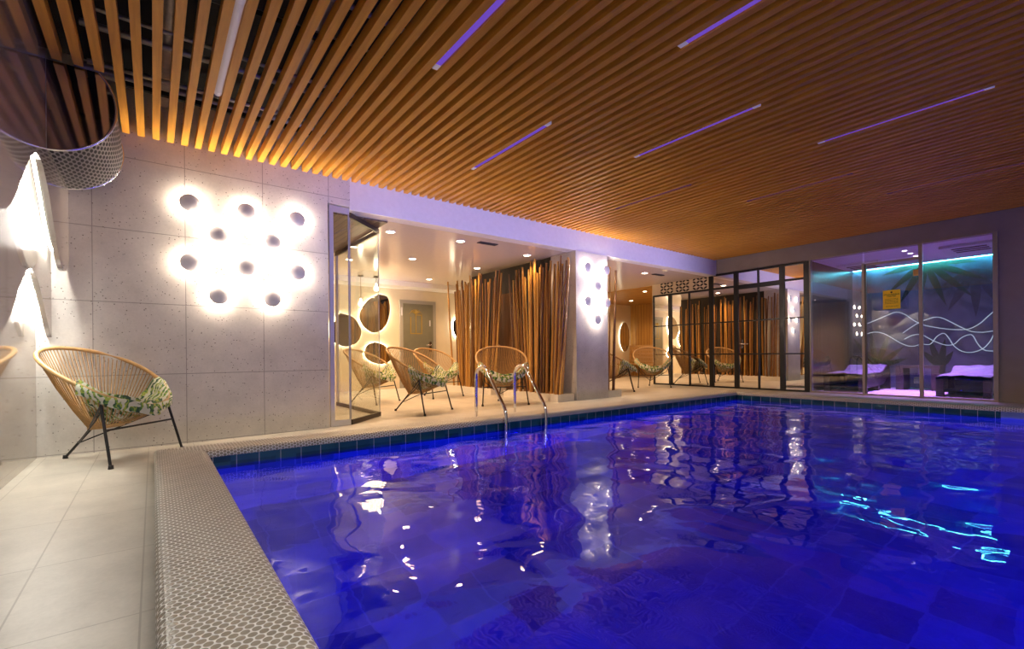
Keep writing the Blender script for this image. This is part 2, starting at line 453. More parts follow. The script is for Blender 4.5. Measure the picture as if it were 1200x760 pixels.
struct('wall_core', mb, M['core'])
mb = MB(); mb.box(5.73, 5.76, 7.28, 8.05, .06, 2.1)
d2 = struct('door_2', mb, M['dark_wood'])
mb = MB(); mb.tube([(5.73, 7.93, 1.05), (5.68, 7.93, 1.05), (5.68, 7.80, 1.05)], .011, 8); mb.lathe([(0, -.005), (.025, -.005), (.025, .005), (0, .005)], 12, Matrix.Translation((5.728, 7.93, 1.05)) @ Matrix.Rotation(PI/2, 4, 'Y'))
mb.build('door_handle', M['chrome'], d2)

# back door with frame
mb = MB(); mb.box(4.84, 5.83, YBK-.05, YBK, .03, 2.24)
d1 = struct('door_1', mb, M['doorframe'])
mb = MB(); mb.box(4.92, 5.74, YBK-.07, YBK-.05, .04, 2.15); mb.build('door_leaf', M['door'], d1)
mb = MB()
for x0, x1, a, b in ((5.10, 5.125, 1.42, 1.82), (5.40, 5.425, 1.42, 1.88), (5.10, 5.425, 1.395, 1.42), (5.27, 5.425, 1.865, 1.885)):
    mb.box(x0, x1, YBK-.078, YBK-.07, a, b)
mb.tube([(5.25, YBK-.076, 1.42), (5.26, YBK-.076, 1.6), (5.25, YBK-.076, 1.9)], .012, 6)
for q in range(-3, 4):
    a = q*.42
    mb.tube([(5.25, YBK-.076, 1.9), (5.25+.12*math.sin(a), YBK-.076, 1.93+.09*math.cos(a)), (5.25+.2*math.sin(a), YBK-.076, 1.90+.1*math.cos(a)-.05*abs(math.sin(a)))], [.012, .011, .003], 6)
o = mb.build('door_emblem', M['gold'], d1); o['label'] = 'gold pictogram of a palm beside a doorway'
mb = MB(); mb.box(5.62, 5.68, YBK-.085, YBK-.07, .95, 1.2); mb.tube([(5.65, YBK-.08, 1.12), (5.65, YBK-.12, 1.12), (5.52, YBK-.12, 1.12)], .012, 8)
mb.build('door_handle', M['chrome'], d1)
mb = MB(); mb.box(5.63, 5.66, YBK-.08, YBK-.07, 1.6, 1.75); mb.box(4.87, 4.90, YBK-.07, YBK-.05, 1.85, 2.05); mb.build('door_plate', M['greymetal'], d1)

# ------------------------------------------------------------------ pool
def coping():
    prof = [(0, -.02), (0, .075), (.003, .088), (.010, .099), (.022, .107), (.04, .110)]+[(.10+.05*q, .110) for q in range(4)]+[(.296+.05*math.sin(q*PI/12), .060+.05*math.cos(q*PI/12)) for q in range(7)]+[(.346, .052), (.325, .045)]
    ln = [0]
    for a, b in zip(prof, prof[1:]): ln.append(ln[-1]+math.hypot(b[0]-a[0], b[1]-a[1]))
    # offset t from outer edge towards the water; outer rectangle x 0..9.101, y ..4.793
    mb = MB()
    def ring(t, z): return [(t, PY0-.8, z), (t, 4.793-t, z), (9.101-t, 4.793-t, z), (9.101-t, PY0-.8, z)]
    for i in range(len(prof)-1):
        A = ring(*prof[i]); B = ring(*prof[i+1]); ax = [1, 0, 1]
        for s in range(3):
            q = ax[s]
            mb.quad(A[s], A[s+1], B[s+1], B[s], uv=[(A[s][q], ln[i]), (A[s+1][q], ln[i]), (B[s+1][q], ln[i+1]), (B[s][q], ln[i+1])][::1], sm=True)
    return struct('pool_coping', mb, M['coping'])
coping()
ZB = -1.35
mb = MB()       # tile band
t = .004
for a, b in (((PX0-t, PY0), (PX0-t, PY1+t)), ((PX0-t, PY1+t), (PX1+t, PY1+t)), ((PX1+t, PY1+t), (PX1+t, .98))):
    mb.quad((*a, .056), (*b, .056), (*b, -.125), (*a, -.125))
struct('trim_3', mb, M['band'])
mb = MB()
for (a, b) in (((PX0, PY0), (PX0, PY1)), ((PX0, PY1), (PX1, PY1)), ((PX1, PY1), (PX1, PY0)), ((PX1, PY0), (PX0, PY0))):
    mb.quad((*a, .05), (*b, .05), (*b, ZB), (*a, ZB))
mb.quad((PX0, PY0, ZB), (PX1, PY0, ZB), (PX1, PY1, ZB), (PX0, PY1, ZB))
mb.v = [(x+(-.008 if x < 1 else .008), y+(.008 if y > 0 else -.008), z) for x, y, z in mb.v]
struct('pool_basin', mb, M['basin'])
mb = MB(); mb.quad((PX0, PY0, -.03), (PX1, PY0, -.03), (PX1, PY1, -.03), (PX0, PY1, -.03))
w = mb.build('pool_water', M['water']); tag(w, 'deep blue lit pool water with rippled mirror surface', 'water', kind='stuff')

# ladder
lad = thing('pool_ladder', 'chrome pool ladder with two bent handrails at the far pool edge', 'ladder', (3.58, 5.03, .04))
for x in (-.31, .31):
    P = [(x, 0, 0), (x, 0, .50), (x, -.01, .58), (x, -.05, .635), (x, -.11, .665), (x, -.19, .665), (x, -.25, .63), (x, -.30, .56), (x, -.58, .22), (x, -.615, .165), (x, -.63, .10), (x, -.63, -.95)]
    mb = MB(); mb.tube(P, .021, 14); r = mb.build('handrail', M['chrome'], lad)
    mb = MB(); mb.lathe([(.021, .012), (.03, .012), (.045, 0), (.045, -.003)], 16, Matrix.Translation((x, 0, .002))); mb.build('flange', M['chrome'], r)
for z in (-.28, -.52, -.76):
    mb = MB(); mb.box(-.31, .31, -.66, -.59, z-.015, z+.015); mb.build('tread', M['chrome'], lad, .006)

# ------------------------------------------------------------------ chairs
def rim_pt(t):
    c, s = math.cos(t), math.sin(t)
    return Vector((-.062+.42*c, .42*s*(1-.04*c), .70-.245*c+.03*s*s))
def ring_pt(t): return Vector((-.075+.11*math.cos(t), .115*math.sin(t), .275+.01*math.cos(t)))
def bowl(t, u):         # u 0 rim .. 1 ring, slightly bellied
    a, b = rim_pt(t), ring_pt(t); p = a.lerp(b, u)
    p.z -= .035*math.sin(PI*u); return p
def make_chair(label):
    t = thing('lounge_chair', label, 'chair', group='round woven lounge chairs')
    mb = MB(); mb.tube([rim_pt(2*PI*i/64) for i in range(64)], .0165, 10, closed=True)
    mb.build('rim', M['rim'], t)
    mb = MB()
    for i in range(84):
        a = 2*PI*i/84; mb.tube([bowl(a, 0), bowl(a, .35), bowl(a, .7), bowl(a, 1)], .0042, 5, caps=False)
    mb.tube([ring_pt(2*PI*i/24) for i in range(24)], .012, 8, closed=True)
    mb.build('cord_basket', M['rattan'], t)
    mb = MB()             # leaf-print pad draped in the front of the basket and over its rim
    def pad(u, v, off):
        a = (u-.5)*2.5; w = -.16+.95*v
        p = bowl(a, w) if w > 0 else rim_pt(a)+Vector((math.cos(a)*.03, math.sin(a)*.03, w*.55))
        nrm = (Vector((-.075, 0, 1.0))-p).normalized()
        bulge = .012*math.sin(9*a+7*w)+.008*math.sin(17*w-5*a)
        return p+nrm*(off+bulge)+Vector((0, 0, .012))
    nu, nv = 22, 12
    mb.grid(lambda u, v: pad(u, v, .045), nu, nv); mb.grid(lambda u, v: pad(1-u, v, .004), nu, nv)
    for e in (0, 1):
        mb.grid(lambda u, v, e=e: pad(u if e == 0 else 1-u, e, .004+.041*v), nu, 1); mb.grid(lambda u, v, e=e: pad(e, u if e else 1-u, .004+.041*v), nv, 1)
    mb.build('seat_pad', M['cushion'], t)
    for s in (-1, 1):
        mb = MB(); top = Vector((.19, s*.325, .485)); bot = Vector((.305, s*.368, .012))
        mb.tube([top, bot], .0105, 8); l = mb.build('leg', M['blackmetal'], t)
        mb = MB(); mb.lathe([(0, .03), (.016, .03), (.019, .0), (0, 0)], 10, Matrix.Translation((.308, s*.369, 0))); mb.build('foot_cap', M['blackmetal'], l)
    mb = MB(); mb.tube([(-.19, 0, .275), (-.44, 0, .012)], .0105, 8); l = mb.build('leg', M['blackmetal'], t)
    mb = MB(); mb.lathe([(0, .03), (.016, .03), (.019, 0), (0, 0)], 10, Matrix.Translation((-.443, 0, 0))); mb.build('foot_cap', M['blackmetal'], l)
    mb = MB(); mb.tube([(.237, -.342, .29), (.237, .342, .29)], .008, 8); mb.build('crossbar', M['blackmetal'], t)
    mb = MB()
    for s in (-1, 1): mb.tube([(-.33, 0, .13), (.12, s*.30, .36), (.20, s*.328, .45)], .006, 6)
    mb.tube([(-.19, .0, .268), (-.06, .16, .30), (.19, .325, .485)], .008, 6); mb.tube([(-.19, .0, .268), (-.06, -.16, .30), (.19, -.325, .485)], .008, 6)
    mb.build('brace', M['blackmetal'], t)
    return t
def chair_at(fl, fr):    # foot points of the two front legs; faces away from the rear leg
    a, b = Vector((*fl, 0)), Vector((*fr, 0)); m = (a+b)/2; d = (b-a); ang = math.atan2(d.x, -d.y)+PI/2
    return m, ang
def place(mx, my, ang): # mid of the front feet, facing angle -> root
    dx, dy = math.cos(ang), math.sin(ang); x, y = mx-.305*dx, my-.305*dy
    return (x, y, fz(x)), ang
R = math.radians
ch0 = make_chair('woven rattan bowl chair with leaf-print pad alone in the corner by the tiled wall')
ch0.location, a = place(-.03, 5.03, R(-40)); ch0.location.z = 0; ch0.rotation_euler.z = a
for mx, my, ang, lab in (
    (3.24, 7.77, R(-54), 'woven bowl chair behind the glass partition, below the two oval mirrors'),
    (3.24, 5.96, R(-60), 'woven bowl chair nearest the pool, in front of the olive door'),
    (4.45, 7.80, R(-80), 'woven bowl chair between the olive door and the left bamboo screen'),
    (4.41, 5.93, R(-117), 'woven bowl chair seen behind the pool ladder, facing the water'),
    (8.25, 6.46, R(-50), 'woven bowl chair half hidden behind the lamp column'),
    (9.22, 6.62, R(-135), 'woven bowl chair beside the left end of the mirror grid')):
    loc, a = place(mx, my, ang); dup(ch0, loc, a, lab)

# ------------------------------------------------------------------ wall lamps
def make_lamp(label, group):
    t = thing('wall_lamp', label, 'wall lamp', group=group)      # local -Y points into the room
    Rm = Matrix.Rotation(PI/2, 4, 'X')
    mb = MB(); mb.lathe([(.0, .075), (.03, .073), (.055, .066), (.082, .055), (.088, .048), (.082, .046), (0, .046)], 28, Rm); mb.build('dome', M['lampshade'], t)
    mb = MB(); mb.lathe([(.03, .0), (.03, .012), (.05, .014), (.05, .034), (.03, .036), (.03, .046)], 24, Rm); mb.build('light_ring', M['e_wall'], t)
    mb = MB(); mb.lathe([(.0, .006), (.055, .006), (.06, .0)], 24, Rm); mb.build('base', M['lampshade'], t)
    return t
gA, gC = 'round lamps on the tiled wall', 'round lamps on the column'
rows = [('top row', 2.388, [('left', .30), ('middle', .795), ('right', 1.29)]), ('second row', 2.105, [('left', .545), ('right', 1.04)]),
        ('third row', 1.797, [('left', .30), ('middle', .79), ('right', 1.29)]), ('bottom row', 1.485, [('left', .54), ('right', 1.035)])]
L0 = None
for rn, z, xs in rows:
    for nm, x in xs:
        lab = f'round grey dome lamp with halo on the tiled wall, {nm} one of the {rn}'
        if L0 is None: L0 = make_lamp(lab, gA); L0.location = (x, YA, z)
        else: dup(L0, (x, YA, z), 0, lab, gA)
for rn, z, xs in [('top pair', 2.345, [('left', 5.985), ('right', 6.455)]), ('second pair', 1.765, [('left', 5.98), ('right', 6.465)])]:
    for nm, x in xs: dup(L0, (x, YA-.004, z), 0, f'round grey dome lamp with halo on the column, {nm} one of its {rn}', gC)
dup(L0, (6.222, YA-.004, 2.05), 0, 'single round dome lamp on the column between its two pairs', gC)
dup(L0, (6.217, YA-.004, 1.462), 0, 'lowest round dome lamp on the column, alone under both pairs', gC)

# ------------------------------------------------------------------ duct drum above the corner chair
du = thing('ventilation_drum', 'polished steel half-round ventilation drum under the ceiling in the left corner', 'ventilation duct', (-.583, 4.60, 2.71))
Rd = .378
na, nd = 36, 10; A0, A1 = -PI/2, R(42)
def arc(i): return A0+(A1-A0)*i/na
mb = MB()
for i in range(na):
    for j in range(nd):
        P = lambda a, q: (Rd*q*math.cos(a), -.003*(1-q*q), Rd*q*math.sin(a))
        mb.quad(P(arc(i), j/nd), P(arc(i+1), j/nd), P(arc(i+1), (j+1)/nd), P(arc(i), (j+1)/nd), sm=True)
mb.poly([(0, -.003, 0), (Rd*math.cos(A1), 0, Rd*math.sin(A1)), (0, 0, Rd*math.sin(A1))])
mb.build('end_cap', M['polished'], du)
mb = MB()
for i in range(na):
    P = lambda a, y: (Rd*math.cos(a), y, Rd*math.sin(a)); a0, a1 = arc(i), arc(i+1)
    mb.quad(P(a0, .0), P(a0, .98), P(a1, .98), P(a1, .0), uv=[(a0*Rd, 0), (a0*Rd, .98), (a1*Rd, .98), (a1*Rd, 0)], sm=True)
mb.build('perforated_shell', M['perf'], du)
for y in (0, .97):
    mb = MB(); mb.tube([(Rd*math.cos(arc(i)), y, Rd*math.sin(arc(i))) for i in range(37)], .009, 8); mb.build('rim_ring', M['steelrim'], du)

# pipes and cable trays above the slats
for i, (x0, y0, x1, y1, z, r) in enumerate([(-.5, 5.3, 2.2, 5.3, 3.3, .05), (-.4, 5.0, 2.6, 4.95, 3.22, .02), (-.4, 4.5, 2.6, 4.45, 3.25, .025), (-.3, 4.15, 2.4, 4.2, 3.18, .015), (-.3, 3.7, 2.6, 3.6, 3.25, .03), (.1, 5.6, .12, 2.0, 3.32, .06), (1.0, 5.6, 1.0, 2., 3.35, .035), (-.3, 3.1, 2.6, 3.2, 3.2, .02)]):
    mb = MB(); mb.tube(pt_seg((x0, y0, z), (x1, y1, z), 6), r, 10)
    tag(mb.build('service_pipe', M['pipe']), 'dull grey service pipe hidden in the dark void above the ceiling slats', 'pipe', 'service pipes above the slats')

# ------------------------------------------------------------------ linear ceiling lights
def lin(x, y0, y1, label, mat='e_violet'):
    t = thing('linear_light', label, 'ceiling light', (x, y0, ZC), group='linear lights between the ceiling slats')
    L = y1-y0
    mb = MB(); mb.box(-.02, .02, .06, L-.06, .008, .05); mb.build('tube', M[mat], t)
    for a, b in ((0, .06), (L-.06, L)):
        mb = MB(); mb.box(-.02, .02, a, b, .004, .05); mb.build('end_cap', M['e_cap' if mat == 'e_violet' else mat], t)
t = thing('linear_light', 'white round tube light between the slats nearest the left wall', 'ceiling light', (.4315, 3.15, ZC), group='linear lights between the ceiling slats')
mb = MB(); mb.tube([(0, .05, .03), (0, 1.25, .03)], .026, 12); mb.build('tube', M['e_tube'], t)
for a in (0, 1.24):
    mb = MB(); mb.tube([(0, a, .03), (0, a+.06, .03)], .028, 12); mb.build('end_cap', M['e_cap'], t)
P = .1125*11
for k, (rows_) in {1: [(1.80, 3.09, 'violet linear ceiling light next right of the white tube light')],
          2: [(3.19, 4.51, 'violet linear ceiling light nearest the beam over the pool ladder'), (.55, 1.86, 'violet linear ceiling light cut by the top edge right of centre')],
          3: [(1.885, 3.2, 'violet linear ceiling light in the middle of the slatted ceiling')],
          4: [(3.3, 4.5, 'faint linear ceiling light near the beam right of the column'), (.62, 1.88, 'long violet linear ceiling light toward the upper right')],
          5: [(1.95, 3.2, 'faint linear ceiling light above the mirror grid')],
          6: [(.65, 1.93, 'dim linear ceiling light above the glass door')]}.items():
    for y0, y1, lab in rows_: lin(.4315+P*k, y0, y1, lab, 'e_violet_dim' if lab.startswith(('faint', 'dim')) else 'e_violet')

# ------------------------------------------------------------------ lounge fittings
def make_down(label):
    t = thing('downlight', label, 'downlight', group='round downlights in the lounge ceiling')
    mb = MB(); mb.lathe([(.075, 0), (.078, -.006), (.062, -.008), (.06, -.002)], 24); mb.build('trim_ring', M['white'], t)
    mb = MB(); mb.lathe([(.06, -.003), (0, -.003)], 24); mb.build('lens', M['e_down'], t)
    return t
D0 = make_down('round downlight in the lounge ceiling just right of the glass corner'); D0.location = (2.70, 6.35, ZL)
for x, y, lab in ((3.80, 6.25, 'round downlight in the lounge ceiling above the chair behind the ladder'),
                  (3.77, 7.89, 'round downlight midway down the lounge ceiling in front of the door'),
                  (5.10, 9.79, 'farthest round downlight in the lounge ceiling, near the olive door'),
                  (2.86, 8.6, 'round downlight in the lounge ceiling seen through the glass partition'),
                  (5.25, 8.0, 'round downlight directly above the left bamboo screen'),
                  (5.30, 6.45, 'round downlight directly above the bamboo beside the column'),
                  (8.60, 6.40, 'round downlight right of the column, near the vent panels'),
                  (7.25, 7.3, 'round downlight over the floor behind the lamp column'),
                  (8.6, 8.8, 'round downlight in the back right of the lounge ceiling')):
    dup(D0, (x, y, ZL), 0, lab)
for x, y, lab in ((10.95, 8.15, 'nearer round downlight in the wood-clad ceiling'), (12.5, 9.85, 'farther round downlight in the wood-clad ceiling')):
    dup(D0, (x, y, ZL-.03), 0, lab)

def vent(x, y, lab):
    mb = MB(); mb.box(x-.17, x+.17, y-.05, y+.05, ZL-.012, ZL)
    for i in range(4): mb.box(x-.16, x+.16, y-.04+.022*i, y-.034+.022*i, ZL-.018, ZL-.012)
    tag(mb.build('air_slot', M['darkframe']), lab, 'vent')
vent(4.22, 6.12, 'dark slot air vent in the lounge ceiling left of the column'); vent(9.02, 6.35, 'dark slot air vent in the ceiling above the vent panels')

def pendant(x, y, drop, lab):
    t = thing('pendant_lamp', lab, 'pendant lamp', (x, y, ZL), group='bare bulb pendants')
    mb = MB(); mb.lathe([(0, 0), (.06, 0), (.06, -.025), (0, -.03)], 16); mb.build('canopy', M['blackmetal'], t)
    mb = MB(); mb.tube([(0, 0, -.02), (0, 0, -drop)], .005, 6); mb.build('cord', M['blackmetal'], t)
    mb = MB(); mb.lathe([(.012, -drop+.04), (.016, -drop), (.045, -drop-.05), (.05, -drop-.08), (.035, -drop-.115), (0, -drop-.125)], 16); mb.build('bulb', M['e_bulb'], t)
pendant(3.62, 10.15, .55, 'longer pendant bulb seen through the glass, left of the upper oval mirror')
pendant(3.95, 10.1, .20, 'short pendant bulb directly above the upper oval mirror')

def blob_mirror(cx, cz, pts, lab, y=YBK, mat='wmirror', glow='e_halo'):
    t = thing('wall_mirror', lab, 'mirror', (cx, y, cz), group='backlit organic mirrors')
    n = len(pts); prof = smooth_path([(p[0], 0, p[1]) for p in pts]+[(pts[0][0], 0, pts[0][1])], 8)[:-1]
    m = len(prof); fr = [Vector((p.x, -.06, p.z)) for p in prof]; bk = [Vector((p.x*.97, -.05, p.z*.97)) for p in prof]
    mb = MB(); mb.poly(fr); mb.build('mirror_glass', M[mat], t)
    mb = MB()
    for i in range(m): j = (i+1) % m; mb.quad(fr[i], bk[i], bk[j], fr[j])
    mb.poly(bk[::-1]); mb.build('backing', M['blackmetal'], t)
    mb = MB(); mb.tube([(p.x*.93, -.028, p.z*.93) for p in prof], .012, 6, closed=True); mb.build('backlight', M[glow], t)
blob_mirror(4.20, 1.86, [(.10, .47), (.33, .40), (.37, .02), (.22, -.33), (-.05, -.45), (-.30, -.28), (-.37, -.02), (-.18, .30)], 'largest backlit egg-shaped mirror, upper one left of the olive door')
blob_mirror(4.27, .93, [(-.08, .25), (.18, .16), (.34, -.10), (.20, -.25), (-.08, -.25), (-.32, -.08), (-.28, .16)], 'lower backlit pebble mirror beside the olive door')
blob_mirror(3.50, 1.46, [(-.10, .38), (.20, .28), (.37, -.02), (.25, -.30), (-.05, -.38), (-.32, -.20), (-.34, .16)], 'backlit pebble mirror farthest left, seen through the glass partition')
blob_mirror(6.60, 1.62, [(0, .36), (.22, .2), (.26, -.1), (.08, -.36), (-.2, -.24), (-.26, .1)], 'backlit mirror right of the olive door, behind bamboo poles')
blob_mirror(13.38, 1.45, [(.28*math.cos(2*PI*i/10), .52*math.sin(2*PI*i/10)) for i in range(10)], 'tall oval mirror on the far back wall beyond the column', glow='e_halo_dim')

# ------------------------------------------------------------------ bamboo screens
def pole_mesh(h, seed, r):
    rnd = random.Random(seed); mb = MB(); P = []; rad = []
    bx, by = rnd.uniform(-.022, .022), rnd.uniform(-.022, .022); z = 0; seg = .19+.05*rnd.random()
    while z < h:
        for dz, rr in ((0, 1.16), (.012, 1.02), (seg*.5, .97), (seg-.014, 1.0)):
            zz = z+dz
            if zz > h: break
            q = zz/h; P.append((bx*math.sin(PI*q), by*math.sin(PI*q), zz)); rad.append(r*rr*(1-.3*q))
        z += seg
    mb.tube(P, rad, 8); return mb
PM = []
for i in range(7):
    o = pole_mesh(2.3, i, .018+.002*i).build('bamboo_pole', M['bamboo']); PM.append(o)
used = set()
def pole(x, y, h, lx, ly, lab, grp, z=.17):
    i = random.randrange(7); o = PM[i]
    if i in used: o = o.copy(); C.objects.link(o)
    used.add(i); o.location = (x, y, z); o.scale = (1, 1, h/2.3); o.rotation_euler = (math.atan(-ly/h), math.atan(lx/h), random.uniform(-.3, .3))
    tag(o, lab, 'bamboo pole', grp)
def screen(x, y0, y1, n, lab, grp, h0=2.12, h1=2.42, dx=.12, splay=.24):
    for i in range(n):
        q = (i+.5)/n; y = y0+(y1-y0)*q+random.uniform(-.03, .03); xx = x+random.uniform(-dx, dx)
        ly = (q-.5)*2*splay+random.uniform(-.06, .06); y_top = y+ly
        pole(xx, y, random.uniform(h0, h1), random.uniform(-.05, .07), ly, lab, grp)
def planter(x0, x1, y0, y1, lab):
    t = thing('bamboo_planter', lab, 'planter', ((x0+x1)/2, (y0+y1)/2, fz(x0)))
    a, b = (x1-x0)/2, (y1-y0)/2
    mb = MB()
    mb.box(-a, a, -b, -b+.02, 0, .125); mb.box(-a, a, b-.02, b, 0, .125); mb.box(-a, -a+.02, -b+.02, b-.02, 0, .125); mb.box(a-.02, a, -b+.02, b-.02, 0, .125); mb.box(-a+.02, a-.02, -b+.02, b-.02, 0, .03)
    mb.build('box', M['planter'], t)
    mb = MB(); mb.grid(lambda u, v: Vector((-a+.02+(2*a-.04)*u, -b+.02+(2*b-.04)*v, .112+.012*math.sin(37*u+11*v)*math.sin(61*v+3*u))), 8, 50); mb.build('pebbles', M['pebble'], t)
planter(5.30, 5.68, 5.69, 7.20, 'long low white planter touching the left side of the lamp column')
planter(5.30, 5.68, 7.62, 9.40, 'low white planter of the left bamboo screen, farther back')
planter(6.57, 6.93, 5.70, 9.0, 'white planter on the right side of the lamp column')
screen(5.50, 5.75, 7.02, 42, 'brown bamboo pole in the screen touching the left side of the lamp column', 'bamboo poles left of the column')
screen(5.47, 7.72, 9.25, 38, 'brown bamboo pole in the farther left screen, beyond the brown door', 'bamboo poles of the far left screen')
screen(6.74, 5.78, 8.92, 54, 'brown bamboo pole in the row right of and behind the lamp column', 'bamboo poles right of the column', splay=.04)

# wooden bench and stool beyond the column
bt = thing('slatted_bench', 'pale wooden slatted bench with slatted back against the far wood wall', 'bench', (13.25, 9.75, .055))
for i in range(5):
    mb = MB(); mb.box(-.35+.125*i, -.24+.125*i, -1.0, 1.05, .42, .45); mb.build('seat_slat', M['bench_wood'], bt)
for i in range(5):
    mb = MB(); mb.box(.33, .36, -1.0, 1.05, .50+.125*i, .59+.125*i); mb.build('back_slat', M['bench_wood'], bt)
for y in (-.95, 1.0):
    mb = MB(); mb.box(-.33, -.27, y-.03, y+.03, 0, .42); mb.build('leg', M['bench_wood'], bt)
    mb = MB(); mb.box(.30, .34, y-.03, y+.03, 0, 1.08); mb.build('post', M['bench_wood'], bt)

# ------------------------------------------------------------------ glass corner partition
gl = thing('glass_partition', 'folding glass partition with grey frame at the left end of the opening', 'glass partition', (1.65, 5.70, .02))
def gpanel(a, b, z0, z1, fr, fw, mat, nm, s=.016):
    a, b = Vector(a), Vector(b); d = (b-a); L = d.length; ang = math.atan2(d.y, d.x)
    T = Matrix.Translation((a.x, a.y, 0)) @ Matrix.Rotation(ang, 4, 'Z')
    mb = MB(); mb.box(0, L, -.006, .006, z0+fw, z1-fw, T)
    g = mb.build('glass_pane', M['glass'], gl)
    mb = MB()
    mb.box(0, L, -s, s, z0, z0+fw, T); mb.box(0, L, -s, s, z1-fw, z1, T); mb.build('rail', mat, gl)
    mb = MB()
    for q0, q1 in ((0, fr[0]), (L-fr[1], L)):
        w_ = min(s, max(.004, (q1-q0)/2)); mb.box(q0, q1, -w_, w_, z0+fw, z1-fw, T)
    mb.build('stile', M['greymetal'], gl)
gpanel((.006, .0), (.25, .02), .0, 2.62, (.05, .012), .07, M['greymetal'], 'a')
gpanel((.26, .025), (.83, .55), .0, 2.58, (.006, .006), .06, M['darkframe'], 'b')
gpanel((.835, .56), (.815, 2.40), .0, 2.58, (.006, .07), .06, M['darkframe'], 'c')
mb = MB(); mb.box(1.46, 2.46, 5.88, 8.1, ZL-.02, ZL-.002)
struct('ceiling_vestibule', mb, M['brown_wood'])

# ------------------------------------------------------------------ mirror grid on the end wall
gm = thing('mirror_grid', 'black-framed grid of mirror panes on the end wall, reflecting the lounge', 'mirror partition', (XB, 5.6, .06))
ys = [3.81, 4.26, 4.735, 5.215, 5.80, 6.36, 6.885, 7.37]; zs = [.075, .82, 1.54, 2.315]
fx = -.03
def rel(y): return y-5.6
hd = set()
for i in range(7):
    w0 = .03
    tops = zs+([2.625] if i < 4 else [])
    for j in range(len(tops)-1):
        mb = MB(); a, b = rel(ys[i])+.001, rel(ys[i+1])-.001
        mb.quad((-.012, b, tops[j]-.06), (-.012, a, tops[j]-.06), (-.012, a, tops[j+1]-.06), (-.012, b, tops[j+1]-.06))
        mb.build('mirror_pane', M['mirror'], gm)
wide = {0: .045, 1: .05, 3: .05, 4: .05, 6: .045}
for i, y in enumerate(ys):
    w_ = wide.get(i, .016)/1.0; top = 2.64 if i <= 4 else 2.33
    mb = MB(); mb.box(-.035, -.005, rel(y)-w_, rel(y)+w_, 0, top-.06); mb.build('upright_bar', M['blackmetal'], gm)
for z, y1, w_ in ((.075, 7.37, .016), (.82, 7.37, .013), (1.54, 7.37, .013), (2.315, 7.37, .022), (2.625, 5.80, .02)):
    mb = MB(); mb.box(-.033, -.006, rel(3.81), rel(y1), z-.06-w_, z-.06+w_); mb.build('cross_bar', M['blackmetal'], gm)
mb = MB(); mb.box(-.034, -.005, rel(4.26), rel(5.215), 2.18, 2.255); mb.build('door_header', M['blackmetal'], gm)
mb = MB(); mb.tube([(-.035, rel(5.11), .98), (-.08, rel(5.11), .98), (-.08, rel(5.0), .98)], .012, 8); mb.box(-.042, -.033, rel(5.13), rel(5.09), .88, 1.08); mb.build('door_handle', M['chrome'], gm)

# decorative vent panels above the mirror grid
for (yc, lab) in ((6.985, 'leftmost square black lattice vent panel above the mirror grid'), (6.545, 'middle square black lattice vent panel above the mirror grid'), (6.085, 'rightmost square black lattice vent panel above the mirror grid')):
    t = thing('lattice_vent', lab, 'vent panel', (XB-.006, yc, 2.495), group='lattice vent panels')
    mb = MB(); s = .072*.97
    for i in range(4):
        for j in range(4):
            cy, cz = (i-1.5)*.094, (j-1.5)*.076
            sg = 1 if (i+j) % 2 else -1
            # pierced leaf shapes seen as black openings
            for d in (0,):
                pts = []
                for q in range(8):
                    a = 2*PI*q/8; u = .054*math.cos(a); v = .026*math.sin(a); c, s_ = math.cos(sg*.7), math.sin(sg*.7)
                    pts.append((-.004, cy+(u*c-v*s_)+d*.023*s_*sg, cz+(u*s_+v*c)*.8-d*.023*c*.8))
                mb.poly(pts)
    mb.build('openings', M['lattice'], t)
    mb = MB(); mb.box(-.003, .001, -.21, .21, -.16, .16); mb.build('panel', M['cream'], t)

# ------------------------------------------------------------------ glazed relaxation room
mb = MB(); mb.quad((XB+.04, -1, .065), (12.8, -1, .065), (12.8, 3.8, .065), (XB+.04, 3.8, .065)); struct('floor_relax', mb, M['rx_floor'])
mb = MB(); mb.box(XB+.15, 12.9, -1, 3.8, 2.70, 2.8); struct('ceiling_relax', mb, M['rx_ceil'])
mb = MB(); mb.box(XB+.15, 12.8, 3.78, 3.80, .06, 2.72); struct('wall_relax_left', mb, M['rx_dark'])
mb = MB(); mb.box(XB+.15, 12.8, -1.1, -1, .06, 2.72); struct('wall_relax_right', mb, M['rx_dark'])
mb = MB(); mb.box(12.75, 12.9, -1, 3.8, 0, 2.72); struct('wall_relax_back', mb, M['mural'])
mb = MB(); mb.box(XB+.15, 12.6, -1, 3.78, 2.66, 2.70); struct('trim_4', mb, M['rx_ceil'])
mb = MB(); mb.tube([(12.68, -.9, 2.675), (12.68, 3.74, 2.675)], .014, 8); tag(mb.build('led_strip', M['e_cyan']), 'cyan light strip along the top of the mural wall', 'light strip')

gz = thing('glass_front', 'glazed front of the violet relaxation room with tan frame and hinged door', 'glass partition', (XB, 2.5, .06))
def gbox(nm, y0, y1, z0, z1, mat, x0=-.02, x1=.03, par=gz):
    mb = MB(); mb.box(x0, x1, y0-2.5, y1-2.5, z0-.06, z1-.06); return mb.build(nm, mat, par)
gbox('glass_pane', 2.89, 3.76, .085, 2.655, M['glass2'], 0, .01); gbox('glass_pane', 1.22, 2.04, .085, 2.655, M['glass2'], 0, .01)
gbox('glass_pane', 2.10, 2.86, 2.46, 2.655, M['glass2'], 0, .01)
gbox('bottom_rail', 1.2, 3.76, .055, .085, M['tanframe']); 
gbox('top_rail', 1.2, 3.76, 2.655, 2.672, M['tanframe'])
gbox('post', 2.86, 2.90, .085, 2.45, M['tanframe']); gbox('post', 2.05, 2.10, .085, 2.655, M['tanframe']); gbox('post', 1.165, 1.22, .055, 2.67, M['tanframe'], -.03, .03)
